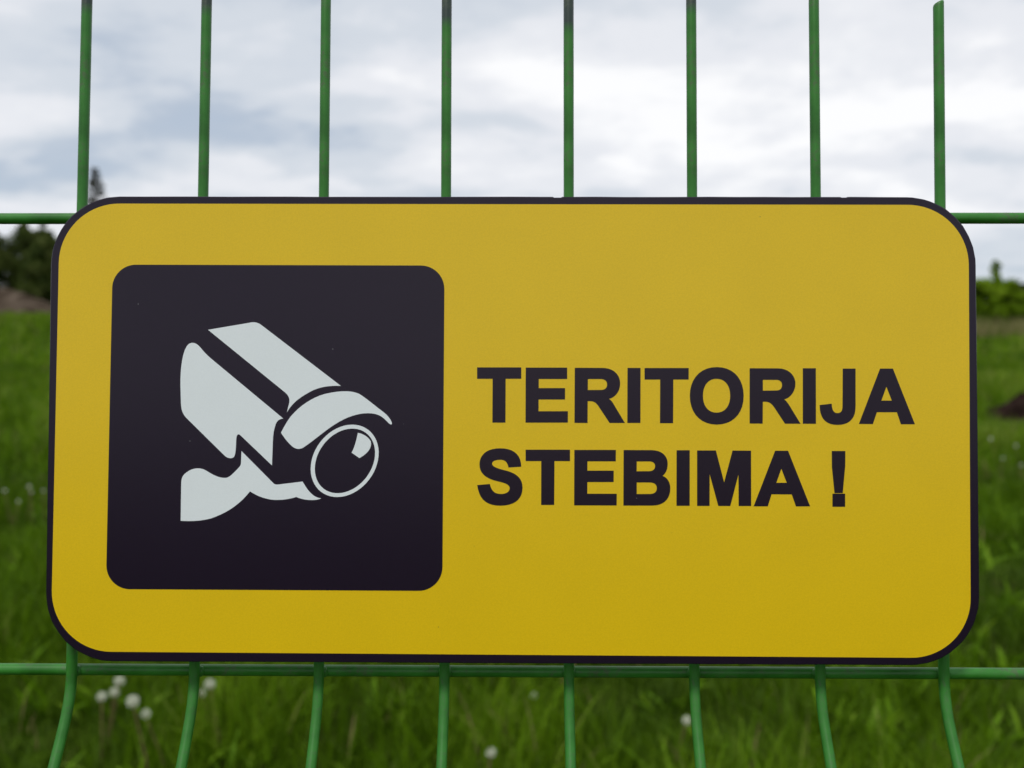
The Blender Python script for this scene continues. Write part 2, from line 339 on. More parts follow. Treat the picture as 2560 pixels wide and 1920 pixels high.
# ------------------------------------------------------------------ the sign
ART = json.loads(r'''{"camera_roof":[[[-131.19,42.32],[-113.61,45.34],[-112.72,45.52],[-111.92,45.61],[-111.18,45.61],[-110.51,45.53],[-109.87,45.36],[-109.26,45.11],[-108.65,44.78],[-108.03,44.37],[-107.39,43.88],[-73.48,18.17],[-75.3,18.22],[-77.08,18.18],[-78.82,18.04],[-80.5,17.79],[-82.13,17.43],[-83.7,16.97],[-85.2,16.4],[-86.62,15.72],[-87.97,14.93],[-89.31,14.12],[-90.55,13.31],[-91.68,12.49],[-92.71,11.64],[-93.66,10.76],[-94.52,9.85],[-95.3,8.88],[-96.02,7.86],[-96.68,6.77],[-96.58,7.35],[-96.45,7.96],[-96.29,8.59],[-96.12,9.22],[-95.96,9.85],[-95.82,10.46],[-95.71,11.03],[-95.65,11.57],[-95.66,12.05],[-95.71,12.52],[-95.83,12.98],[-96.01,13.41],[-96.24,13.83],[-96.53,14.23],[-96.86,14.62],[-97.24,15.0],[-97.65,15.38],[-98.11,15.75]]],
"camera_body":[[[-139.77,3.86],[-140.4,4.51],[-140.93,5.17],[-141.37,5.85],[-141.73,6.55],[-142.01,7.27],[-142.22,8.03],[-142.38,8.83],[-142.49,9.68],[-142.56,10.59],[-142.88,18.46],[-142.89,21.0],[-142.81,23.69],[-142.6,26.39],[-142.27,29.0],[-141.79,31.41],[-141.16,33.49],[-140.37,35.14],[-139.4,36.23],[-138.24,36.66],[-137.64,36.66],[-137.09,36.56],[-136.58,36.39],[-136.1,36.15],[-135.65,35.84],[-135.21,35.47],[-134.78,35.05],[-134.35,34.58],[-133.92,34.08],[-133.57,33.65],[-133.17,33.19],[-132.74,32.72],[-132.27,32.24],[-131.79,31.75],[-131.29,31.27],[-130.79,30.8],[-130.29,30.34],[-129.81,29.92],[-98.29,4.07],[-98.83,3.98],[-99.32,3.84],[-99.78,3.65],[-100.2,3.41],[-100.57,3.1],[-100.9,2.73],[-101.19,2.28],[-101.43,1.76],[-101.63,1.15],[-101.88,0.32],[-102.08,-0.47],[-102.24,-1.24],[-102.37,-2.01],[-102.46,-2.78],[-102.54,-3.57],[-102.59,-4.38],[-102.64,-5.24],[-102.69,-6.14],[-102.94,-16.11],[-116.5,-3.38],[-116.94,-3.0],[-117.32,-2.81],[-117.64,-2.78],[-117.91,-2.91],[-118.12,-3.19],[-118.28,-3.61],[-118.4,-4.16],[-118.47,-4.84],[-118.5,-5.62],[-118.53,-6.55],[-118.56,-7.44],[-118.6,-8.3],[-118.65,-9.11],[-118.72,-9.87],[-118.81,-10.57],[-118.92,-11.21],[-119.05,-11.76],[-119.22,-12.24],[-119.49,-12.6],[-119.85,-12.86],[-120.29,-13.01],[-120.78,-13.08],[-121.31,-13.04],[-121.86,-12.91],[-122.41,-12.69],[-122.94,-12.37],[-123.44,-11.97]]],
"camera_visor":[[[-99.19,-2.04],[-98.78,-1.26],[-98.38,-0.48],[-97.97,0.29],[-97.55,1.07],[-97.1,1.85],[-96.62,2.64],[-96.1,3.44],[-95.54,4.26],[-94.92,5.09],[-93.53,6.66],[-91.98,8.17],[-90.28,9.59],[-88.47,10.9],[-86.56,12.09],[-84.57,13.13],[-82.54,13.99],[-80.48,14.67],[-78.41,15.12],[-76.89,15.4],[-75.36,15.63],[-73.81,15.79],[-72.28,15.87],[-70.78,15.87],[-69.33,15.76],[-67.95,15.54],[-66.66,15.19],[-65.47,14.7],[-64.53,14.11],[-63.57,13.46],[-62.59,12.75],[-61.56,11.97],[-60.48,11.13],[-59.32,10.23],[-58.09,9.26],[-56.76,8.24],[-55.31,7.15],[-54.59,6.58],[-53.93,6.0],[-53.35,5.41],[-52.83,4.82],[-52.38,4.24],[-52.0,3.67],[-51.71,3.12],[-51.49,2.6],[-51.35,2.12],[-51.37,1.94],[-51.44,1.8],[-51.54,1.7],[-51.68,1.66],[-51.84,1.65],[-52.01,1.69],[-52.2,1.77],[-52.39,1.89],[-52.58,2.06],[-53.11,2.56],[-53.63,3.08],[-54.18,3.61],[-54.76,4.14],[-55.38,4.64],[-56.07,5.11],[-56.84,5.52],[-57.7,5.87],[-58.67,6.14],[-60.21,6.38],[-61.82,6.45],[-63.48,6.37],[-65.18,6.12],[-66.91,5.74],[-68.66,5.21],[-70.4,4.56],[-72.12,3.79],[-73.82,2.9],[-75.68,1.79],[-77.54,0.56],[-79.37,-0.77],[-81.18,-2.14],[-82.94,-3.52],[-84.67,-4.87],[-86.33,-6.15],[-87.93,-7.32],[-89.46,-8.35],[-89.93,-8.61],[-90.4,-8.8],[-90.86,-8.92],[-91.33,-8.98],[-91.8,-8.97],[-92.27,-8.9],[-92.74,-8.77],[-93.21,-8.59],[-93.68,-8.36],[-94.34,-7.85],[-94.99,-7.28],[-95.64,-6.64],[-96.28,-5.94],[-96.91,-5.21],[-97.51,-4.44],[-98.1,-3.65],[-98.66,-2.85],[-99.19,-2.04]]],
"camera_bracket":[[[-142.07,-39.99],[-142.03,-24.17],[-142.0,-23.22],[-141.9,-22.39],[-141.71,-21.66],[-141.45,-21.03],[-141.1,-20.47],[-140.66,-19.96],[-140.14,-19.49],[-139.53,-19.03],[-138.83,-18.57],[-137.9,-18.1],[-136.97,-17.77],[-136.05,-17.55],[-135.15,-17.46],[-134.25,-17.48],[-133.39,-17.61],[-132.54,-17.85],[-131.73,-18.2],[-130.96,-18.65],[-130.03,-19.2],[-129.14,-19.7],[-128.28,-20.16],[-127.42,-20.57],[-126.58,-20.91],[-125.72,-21.19],[-124.86,-21.39],[-123.97,-21.51],[-123.06,-21.54],[-122.51,-21.46],[-122.0,-21.3],[-121.52,-21.08],[-121.05,-20.78],[-120.58,-20.43],[-120.12,-20.01],[-119.63,-19.55],[-119.13,-19.05],[-118.59,-18.51],[-118.07,-17.98],[-117.64,-17.53],[-117.27,-17.13],[-116.97,-16.78],[-116.74,-16.45],[-116.56,-16.14],[-116.43,-15.82],[-116.36,-15.5],[-116.32,-15.14],[-116.15,-9.99],[-102.53,-23.49],[-102.34,-23.7],[-102.15,-23.87],[-101.94,-24.02],[-101.73,-24.13],[-101.49,-24.22],[-101.23,-24.28],[-100.95,-24.32],[-100.63,-24.33],[-100.28,-24.32],[-89.68,-23.0],[-88.98,-24.17],[-88.26,-25.29],[-87.51,-26.36],[-86.7,-27.34],[-85.84,-28.21],[-84.91,-28.96],[-83.9,-29.55],[-82.8,-29.97],[-81.6,-30.18],[-82.39,-30.5],[-83.37,-30.73],[-84.49,-30.88],[-85.73,-30.93],[-87.05,-30.88],[-88.41,-30.73],[-89.77,-30.47],[-91.11,-30.1],[-92.37,-29.6],[-93.45,-29.96],[-94.6,-30.25],[-95.82,-30.5],[-97.09,-30.69],[-98.37,-30.83],[-99.66,-30.9],[-100.92,-30.92],[-102.14,-30.87],[-103.3,-30.76],[-104.41,-30.55],[-105.48,-30.31],[-106.51,-30.02],[-107.52,-29.68],[-108.51,-29.3],[-109.48,-28.86],[-110.43,-28.38],[-111.38,-27.85],[-112.32,-27.27],[-113.84,-29.11],[-115.45,-30.81],[-117.14,-32.35],[-118.91,-33.76],[-120.77,-35.04],[-122.71,-36.19],[-124.74,-37.22],[-126.85,-38.13],[-129.05,-38.94],[-130.54,-39.31],[-132.03,-39.6],[-133.51,-39.82],[-134.99,-39.97],[-136.45,-40.07],[-137.89,-40.11],[-139.31,-40.1],[-140.7,-40.06],[-142.07,-39.99]]],
"lens_ring":[[[-61.59,-0.68],[-62.84,0.12],[-64.21,0.75],[-65.67,1.2],[-67.2,1.45],[-68.79,1.5],[-70.42,1.36],[-72.06,1.03],[-73.69,0.5],[-75.3,-0.2],[-76.86,-1.09],[-78.36,-2.13],[-79.77,-3.33],[-81.08,-4.66],[-82.27,-6.11],[-83.33,-7.65],[-84.23,-9.28],[-84.98,-10.97],[-85.56,-12.7],[-85.97,-14.44],[-86.19,-16.18],[-86.24,-17.89],[-86.09,-19.56],[-85.77,-21.15],[-85.27,-22.65],[-84.59,-24.05],[-83.76,-25.32],[-82.77,-26.45],[-81.64,-27.42],[-80.38,-28.22],[-79.02,-28.85],[-77.56,-29.29],[-76.03,-29.54],[-74.44,-29.59],[-72.82,-29.45],[-71.18,-29.12],[-69.55,-28.6],[-67.94,-27.89],[-66.38,-27.01],[-64.89,-25.97],[-63.48,-24.78],[-62.17,-23.45],[-60.98,-22.0],[-59.93,-20.46],[-59.02,-18.83],[-58.27,-17.15],[-57.69,-15.42],[-57.28,-13.68],[-57.05,-11.94],[-57.0,-10.23],[-57.14,-8.56],[-57.47,-6.97],[-57.96,-5.46],[-58.64,-4.06],[-59.47,-2.79],[-60.46,-1.66]],[[-62.48,-2.05],[-63.58,-1.35],[-64.78,-0.8],[-66.07,-0.43],[-67.42,-0.22],[-68.82,-0.19],[-70.26,-0.34],[-71.72,-0.65],[-73.17,-1.14],[-74.6,-1.79],[-75.99,-2.59],[-77.33,-3.54],[-78.59,-4.62],[-79.76,-5.82],[-80.83,-7.13],[-81.78,-8.52],[-82.6,-9.98],[-83.28,-11.49],[-83.82,-13.04],[-84.2,-14.6],[-84.42,-16.15],[-84.47,-17.67],[-84.37,-19.15],[-84.1,-20.57],[-83.67,-21.9],[-83.09,-23.14],[-82.37,-24.26],[-81.51,-25.25],[-80.52,-26.11],[-79.42,-26.81],[-78.22,-27.35],[-76.94,-27.73],[-75.59,-27.93],[-74.19,-27.96],[-72.75,-27.82],[-71.3,-27.5],[-69.85,-27.01],[-68.42,-26.37],[-67.03,-25.57],[-65.7,-24.62],[-64.44,-23.54],[-63.27,-22.34],[-62.2,-21.04],[-61.25,-19.65],[-60.42,-18.19],[-59.74,-16.68],[-59.2,-15.14],[-58.82,-13.58],[-58.6,-12.03],[-58.54,-10.5],[-58.65,-9.02],[-58.91,-7.61],[-59.34,-6.27],[-59.91,-5.03],[-60.64,-3.91],[-61.5,-2.91]]],
"lens_glint":[[[-66.03,-2.01],[-65.25,-2.18],[-64.49,-2.41],[-63.75,-2.72],[-63.05,-3.08],[-62.39,-3.51],[-61.79,-3.99],[-61.25,-4.53],[-60.78,-5.12],[-60.4,-5.75],[-60.29,-6.75],[-60.41,-7.71],[-60.73,-8.62],[-61.23,-9.48],[-61.87,-10.29],[-62.62,-11.03],[-63.46,-11.71],[-64.36,-12.32],[-65.29,-12.87],[-68.67,-10.53],[-68.23,-9.67],[-67.84,-8.77],[-67.49,-7.85],[-67.18,-6.9],[-66.9,-5.93],[-66.65,-4.95],[-66.43,-3.97],[-66.22,-2.99],[-66.03,-2.01]]],
"letters":[["T",[[[-14.78,26.31],[4.26,26.35],[4.27,21.44],[-2.46,21.42],[-2.5,2.55],[-8.11,2.53],[-8.07,21.41],[-14.76,21.39]]]],["E",[[[6.18,26.26],[24.03,26.3],[24.03,21.39],[11.8,21.36],[11.8,17.43],[23.15,17.46],[23.11,12.55],[11.76,12.53],[11.72,7.48],[24.37,7.52],[24.33,2.62],[6.13,2.57]]]],["R",[[[27.3,26.21],[39.12,26.19],[40.73,26.08],[42.16,25.76],[43.39,25.25],[44.44,24.58],[45.3,23.77],[45.96,22.84],[46.44,21.82],[46.72,20.72],[46.81,19.57],[46.74,18.43],[46.52,17.38],[46.17,16.41],[45.7,15.54],[45.12,14.77],[44.45,14.11],[43.7,13.57],[42.88,13.15],[42.01,12.88],[42.34,12.65],[42.64,12.41],[42.91,12.16],[43.15,11.89],[43.38,11.6],[43.59,11.28],[43.8,10.95],[44.02,10.6],[44.24,10.22],[48.85,2.54],[42.28,2.52],[37.48,9.74],[37.03,10.34],[36.6,10.82],[36.17,11.2],[35.73,11.47],[35.27,11.67],[34.76,11.79],[34.21,11.86],[33.58,11.88],[32.86,11.88],[32.82,2.5],[27.18,2.53]],[[32.95,21.4],[38.65,21.42],[39.17,21.36],[39.63,21.25],[40.04,21.08],[40.39,20.87],[40.68,20.61],[40.91,20.29],[41.08,19.94],[41.18,19.53],[41.21,19.09],[41.18,18.6],[41.08,18.17],[40.91,17.79],[40.68,17.47],[40.39,17.21],[40.04,17.0],[39.63,16.84],[39.17,16.74],[38.65,16.7],[32.91,16.64]]]],["I",[[[49.99,26.21],[55.59,26.22],[55.52,2.56],[49.88,2.54]]]],["T",[[[57.32,26.18],[76.3,26.22],[76.24,21.27],[69.67,21.25],[69.53,2.5],[63.9,2.49],[64.03,21.24],[57.31,21.22]]]],["O",[[[88.33,26.66],[90.59,26.49],[92.64,25.97],[94.47,25.13],[96.05,23.98],[97.38,22.54],[98.44,20.84],[99.21,18.89],[99.68,16.71],[99.83,14.32],[99.66,11.93],[99.17,9.75],[98.39,7.8],[97.32,6.1],[95.98,4.66],[94.39,3.5],[92.56,2.65],[90.51,2.13],[88.25,1.94],[86.01,2.12],[83.98,2.63],[82.16,3.47],[80.57,4.62],[79.23,6.05],[78.16,7.75],[77.38,9.7],[76.9,11.88],[76.74,14.27],[76.91,16.66],[77.4,18.84],[78.2,20.8],[79.28,22.5],[80.63,23.95],[82.22,25.1],[84.05,25.95],[86.09,26.48],[88.33,26.66]],[[88.22,21.62],[89.35,21.52],[90.39,21.23],[91.31,20.74],[92.12,20.08],[92.8,19.25],[93.34,18.25],[93.74,17.1],[93.98,15.79],[94.06,14.35],[93.97,12.91],[93.72,11.61],[93.31,10.46],[92.76,9.46],[92.08,8.62],[91.27,7.95],[90.34,7.47],[89.3,7.17],[88.17,7.07],[87.04,7.16],[86.01,7.46],[85.09,7.94],[84.29,8.6],[83.62,9.43],[83.09,10.43],[82.69,11.58],[82.45,12.89],[82.38,14.33],[82.46,15.77],[82.71,17.07],[83.11,18.23],[83.65,19.23],[84.33,20.06],[85.13,20.73],[86.06,21.22],[87.09,21.52],[88.22,21.62]]]],["R",[[[102.45,26.18],[114.51,26.16],[116.05,26.05],[117.43,25.73],[118.64,25.22],[119.67,24.55],[120.52,23.74],[121.19,22.81],[121.67,21.8],[121.96,20.72],[122.06,19.59],[121.97,18.5],[121.73,17.46],[121.36,16.48],[120.88,15.59],[120.29,14.79],[119.61,14.1],[118.87,13.54],[118.07,13.11],[117.23,12.82],[117.52,12.59],[117.8,12.34],[118.05,12.08],[118.29,11.81],[118.52,11.53],[118.75,11.22],[118.97,10.9],[119.21,10.55],[119.44,10.17],[124.14,2.41],[117.5,2.39],[112.79,9.6],[112.3,10.21],[111.84,10.71],[111.39,11.1],[110.94,11.38],[110.47,11.59],[109.96,11.72],[109.4,11.8],[108.77,11.83],[108.06,11.82],[107.92,2.41],[102.34,2.45]],[[108.1,21.2],[114.01,21.21],[114.46,21.17],[114.87,21.07],[115.24,20.91],[115.56,20.71],[115.83,20.46],[116.04,20.16],[116.2,19.82],[116.3,19.44],[116.33,19.02],[116.29,18.55],[116.19,18.12],[116.03,17.75],[115.81,17.43],[115.54,17.16],[115.22,16.95],[114.85,16.79],[114.44,16.68],[113.99,16.64],[108.08,16.58]]]],["I",[[[125.26,26.23],[130.84,26.24],[130.74,2.38],[125.12,2.41]]]],["J",[[[142.37,26.12],[147.86,26.14],[147.74,9.78],[147.63,8.16],[147.33,6.72],[146.83,5.47],[146.15,4.4],[145.28,3.53],[144.22,2.84],[142.97,2.34],[141.54,2.04],[139.93,1.94],[138.38,2.03],[137.0,2.33],[135.78,2.84],[134.74,3.56],[133.88,4.49],[133.21,5.64],[132.73,7.01],[132.45,8.61],[132.37,10.44],[137.53,11.05],[137.59,10.2],[137.7,9.45],[137.85,8.8],[138.05,8.25],[138.3,7.81],[138.61,7.46],[138.97,7.21],[139.39,7.06],[139.87,7.01],[140.46,7.06],[140.95,7.19],[141.33,7.41],[141.63,7.71],[141.85,8.08],[142.0,8.52],[142.1,9.03],[142.15,9.6],[142.17,10.23]]]],["A",[[[158.37,26.16],[163.85,26.17],[173.06,2.3],[167.08,2.29],[165.41,7.44],[156.82,7.42],[155.11,2.35],[149.12,2.38]],[[161.0,18.42],[163.27,12.42],[158.81,12.41]]]],["S",[[[4.35,-16.36],[-1.15,-16.71],[-1.31,-16.01],[-1.53,-15.39],[-1.79,-14.86],[-2.11,-14.41],[-2.48,-14.05],[-2.91,-13.77],[-3.41,-13.57],[-3.98,-13.45],[-4.61,-13.41],[-5.31,-13.44],[-5.95,-13.5],[-6.52,-13.62],[-7.02,-13.77],[-7.44,-13.97],[-7.78,-14.21],[-8.02,-14.5],[-8.16,-14.82],[-8.2,-15.19],[-8.04,-15.63],[-7.74,-16.01],[-7.32,-16.34],[-6.78,-16.64],[-6.14,-16.91],[-5.41,-17.16],[-4.6,-17.4],[-3.74,-17.63],[-2.82,-17.87],[-1.33,-18.28],[0.04,-18.76],[1.26,-19.33],[2.33,-20.01],[3.23,-20.8],[3.95,-21.72],[4.49,-22.78],[4.82,-24.0],[4.93,-25.38],[4.8,-26.93],[4.43,-28.32],[3.8,-29.54],[2.94,-30.59],[1.86,-31.47],[0.56,-32.16],[-0.95,-32.66],[-2.66,-32.97],[-4.55,-33.08],[-6.49,-32.98],[-8.2,-32.67],[-9.7,-32.15],[-10.99,-31.41],[-12.08,-30.44],[-12.97,-29.25],[-13.67,-27.83],[-14.2,-26.18],[-14.56,-24.28],[-9.15,-23.8],[-8.9,-24.68],[-8.61,-25.46],[-8.25,-26.15],[-7.83,-26.73],[-7.33,-27.21],[-6.75,-27.58],[-6.08,-27.85],[-5.3,-28.01],[-4.43,-28.06],[-3.68,-28.03],[-3.01,-27.93],[-2.4,-27.77],[-1.88,-27.54],[-1.44,-27.26],[-1.08,-26.92],[-0.82,-26.51],[-0.67,-26.06],[-0.61,-25.54],[-0.7,-25.06],[-0.91,-24.64],[-1.23,-24.28],[-1.68,-23.95],[-2.25,-23.66],[-2.95,-23.39],[-3.78,-23.13],[-4.74,-22.88],[-5.84,-22.63],[-7.4,-22.21],[-8.8,-21.71],[-10.04,-21.13],[-11.11,-20.45],[-12.0,-19.66],[-12.7,-18.77],[-13.2,-17.74],[-13.51,-16.59],[-13.61,-15.3],[-13.47,-13.94],[-13.09,-12.71],[-12.48,-11.63],[-11.66,-10.7],[-10.64,-9.92],[-9.43,-9.3],[-8.04,-8.85],[-6.5,-8.57],[-4.81,-8.48],[-2.94,-8.57],[-1.27,-8.87],[0.18,-9.37],[1.42,-10.06],[2.44,-10.94],[3.25,-12.02],[3.84,-13.28],[4.21,-14.73],[4.35,-16.36]]]],["T",[[[6.2,-9.05],[25.27,-9.0],[25.28,-13.88],[18.61,-13.9],[18.5,-32.68],[12.91,-32.7],[12.93,-13.92],[6.21,-13.94]]]],["E",[[[27.14,-9.09],[44.98,-9.04],[44.93,-13.92],[32.78,-13.96],[32.73,-17.96],[44.04,-17.92],[43.99,-22.8],[32.73,-22.84],[32.69,-27.85],[45.34,-27.81],[45.29,-32.82],[27.06,-32.84]]]],["B",[[[48.29,-9.07],[60.06,-9.09],[61.59,-9.18],[62.93,-9.45],[64.08,-9.88],[65.04,-10.46],[65.82,-11.16],[66.42,-11.97],[66.84,-12.87],[67.09,-13.85],[67.17,-14.88],[67.14,-15.66],[67.05,-16.4],[66.9,-17.1],[66.69,-17.74],[66.44,-18.33],[66.13,-18.86],[65.77,-19.33],[65.37,-19.74],[64.93,-20.09],[65.59,-20.37],[66.19,-20.75],[66.72,-21.21],[67.18,-21.76],[67.57,-22.39],[67.87,-23.08],[68.09,-23.84],[68.22,-24.65],[68.27,-25.51],[68.16,-26.9],[67.87,-28.17],[67.38,-29.32],[66.7,-30.33],[65.83,-31.19],[64.78,-31.88],[63.53,-32.39],[62.1,-32.71],[60.49,-32.82],[48.17,-32.86]],[[53.91,-13.94],[59.13,-13.93],[59.68,-13.96],[60.17,-14.04],[60.6,-14.17],[60.96,-14.34],[61.25,-14.56],[61.48,-14.83],[61.64,-15.15],[61.74,-15.51],[61.77,-15.92],[61.74,-16.36],[61.64,-16.75],[61.48,-17.09],[61.25,-17.39],[60.95,-17.63],[60.59,-17.83],[60.17,-17.97],[59.68,-18.07],[59.12,-18.11],[53.86,-18.17]],[[53.9,-22.96],[59.58,-22.94],[60.17,-22.98],[60.7,-23.08],[61.16,-23.24],[61.56,-23.46],[61.9,-23.73],[62.16,-24.06],[62.35,-24.45],[62.46,-24.89],[62.5,-25.39],[62.46,-25.89],[62.35,-26.33],[62.15,-26.72],[61.89,-27.05],[61.56,-27.33],[61.16,-27.55],[60.69,-27.71],[60.16,-27.81],[59.57,-27.86],[53.9,-27.92]]]],["I",[[[71.0,-9.1],[76.63,-9.09],[76.56,-32.86],[70.9,-32.88]]]],["M",[[[79.79,-9.17],[87.84,-9.15],[91.32,-22.8],[95.0,-9.17],[102.9,-9.2],[102.84,-32.87],[97.5,-32.89],[97.46,-19.43],[93.93,-32.9],[88.78,-32.87],[85.15,-19.38],[85.06,-32.88],[79.73,-32.9]]]],["A",[[[113.21,-9.22],[118.74,-9.2],[128.02,-32.92],[121.99,-32.99],[120.21,-27.85],[111.58,-27.83],[109.93,-32.98],[103.91,-33.0]],[[115.82,-16.87],[118.1,-22.9],[113.65,-22.91]]]],["!",[[[137.44,-9.24],[143.24,-9.23],[143.15,-15.45],[142.0,-27.23],[138.48,-27.24],[137.44,-16.16]]]],[".",[[[137.6,-27.47],[143.02,-27.46],[142.98,-33.06],[137.56,-33.08]]]]],
"yellow":[[-196.33,97.2],[196.94,96.86],[195.96,-97.16],[-197.44,-96.03]],
"panel":[[-172.98,70.55],[-29.02,70.33],[-29.36,-69.57],[-173.94,-69.32]]}''')
SIGN_LOC = (-0.00033, 0.38071, 1.31753)
SIGN_ROT = (R(86.5484), R(0.113), R(-0.4363))
sign = empty('warning_sign', SIGN_LOC, SIGN_ROT)
tag(sign, 'yellow and black video surveillance warning sign with camera pictogram, fixed to the green fence', 'sign')
MM = 0.001
def rounded(corners, radii, n=14):
    """rounded quad from 4 corners (TL, TR, BR, BL) in mm"""
    out = []
    for i in range(4):
        p = Vector(corners[i]); a = (Vector(corners[i - 1]) - p).normalized(); b = (Vector(corners[(i + 1) % 4]) - p).normalized()
        r = radii[i]; s, e = p + a * r, p + b * r
        c = p + (a + b) * r                          # nearly square corners
        a0 = math.atan2(s.y - c.y, s.x - c.x); a1 = math.atan2(e.y - c.y, e.x - c.x)
        while a1 > a0: a1 -= 2 * math.pi
        for k in range(n + 1):
            t = a0 + (a1 - a0) * k / n; out.append((c.x + r * math.cos(t), c.y + r * math.sin(t)))
    return out
def slab(name, loops, z0, z1, bevel=0.0):
    """extrude an outline (with holes) given in mm between two heights in mm"""
    v, f = [], []
    polys = [[Vector((x, y, 0)) for x, y in lp] for lp in loops]
    flat = [p for lp in polys for p in lp]
    tris = tessellate_polygon(polys)
    n = len(flat)
    def area(lp): return sum(lp[i - 1].x * lp[i].y - lp[i].x * lp[i - 1].y for i in range(len(lp)))
    v = [Vector((p.x * MM, p.y * MM, z1 * MM)) for p in flat] + [Vector((p.x * MM, p.y * MM, z0 * MM)) for p in flat]
    for a, b, c in tris:
        if (flat[b] - flat[a]).cross(flat[c] - flat[a]).z < 0: b, c = c, b
        f.append((a, b, c)); f.append((a + n, c + n, b + n))
    o = 0
    for k, lp in enumerate(polys):
        m = len(lp); ccw = area(lp) > 0
        if k > 0: ccw = not ccw if False else ccw
        for i in range(m):
            a, b = o + i, o + (i + 1) % m
            outward = ccw if k == 0 else (not ccw)
            q = (a, a + n, b + n, b) if outward else (b, b + n, a + n, a)
            if k > 0: q = (a, a + n, b + n, b) if not ccw else (a, b, b + n, a + n)
            f.append(q)
        o += m
    return pymesh(name, v, f)
OUT = rounded([(-200, 100.3), (200, 100.3), (200, -100.3), (-200, -100.3)], [29.5, 29.5, 29.5, 29.5], 18)
INS = rounded([(-199.7, 100.0), (199.7, 100.0), (199.7, -100.0), (-199.7, -100.0)], [29.2, 29.2, 29.2, 29.2], 18)
# plate: 3 mm board with a slightly broken front edge and saw nicks along the top
rnd = random.Random(5)
def nick(p):
    x, y = p
    return (x + rnd.uniform(-.06, .06), y + rnd.uniform(-.06, .06))
OUT = [nick(p) for p in OUT]
def densify(lp):
    out = []
    for i, p in enumerate(lp):
        q = lp[(i + 1) % len(lp)]; d = math.dist(p, q); k = max(1, int(d / 12))
        for j in range(k): out.append((p[0] + (q[0] - p[0]) * j / k, p[1] + (q[1] - p[1]) * j / k))
    return out
def plate_mesh():
    o = densify(OUT); n = len(o)
    o = [(x + rnd.uniform(-.05, .05), y + rnd.uniform(-.07, .07)) for x, y in o]
    cut = []
    for i, p in enumerate(o):
        cut.append(p); q = o[(i + 1) % n]
        for nx, dp, wd in ((19.8, 0.32, 1.5), (143.5, 0.24, 1.0)):     # small saw nicks in the top edge
            if p[1] > 99.5 and q[1] > 99.5 and p[0] < nx - 2.2 and q[0] > nx + 2.2:
                cut += [(nx - wd - 0.5, p[1]), (nx - wd, p[1] - dp), (nx + wd, p[1] - dp), (nx + wd + 0.5, p[1])]
    o = cut; n = len(o)
    ins = [(x * (1 - 0.3 / 200), y * (1 - 0.3 / 100)) for x, y in o]
    rings = [(ins, 0.0), (o, -0.3), (o, -2.8), (ins, -3.0)]
    v = [Vector((x * MM, y * MM, z * MM)) for lp, z in rings for x, y in lp]
    f = []
    for r in range(3):
        for i in range(n):
            j = (i + 1) % n
            f.append((r * n + i, r * n + j, (r + 1) * n + j, (r + 1) * n + i))
    f.append(tuple(range(n - 1, -1, -1))); f.append(tuple(3 * n + i for i in range(n)))
    return pymesh('board', v, f)
board = link('board', plate_mesh(), sign, M_BACK)
tag(board, 'black rounded backing board showing as a thin rim')
face = link('yellow_face', slab('yellow_face', [densify(rounded(ART['yellow'], [26, 26, 25.5, 26], 18))], 0.0, 0.12), sign, M_YEL)
panel = link('pictogram_panel', slab('pictogram_panel', [densify(rounded(ART['panel'], [10.2] * 4, 12))], 0.12, 0.20), sign, M_BLK)
tag(panel, 'black square panel with rounded corners carrying the white camera pictogram')
for nm in ('camera_roof', 'camera_body', 'camera_visor', 'camera_bracket', 'lens_ring', 'lens_glint'):
    link(nm, slab(nm, ART[nm], 0.20, 0.26), panel, M_WHT)
for ch, loops in ART['letters']:
    link('exclamation_dot' if ch == '.' else ('exclamation_mark' if ch == '!' else 'letter_' + ch.lower()), slab('letter', loops, 0.12, 0.19), face, M_LET)
for x in (-0.1375, 0.1375):                          # small stand-offs that hook the board onto the wires
    for y in (0.06, -0.06):
        v1 = box(x - 0.006, x + 0.006, y - 0.010, y + 0.010, -0.0110, -0.00305)
        link('bracket', pymesh('bracket', *v1), sign, M_BACK)

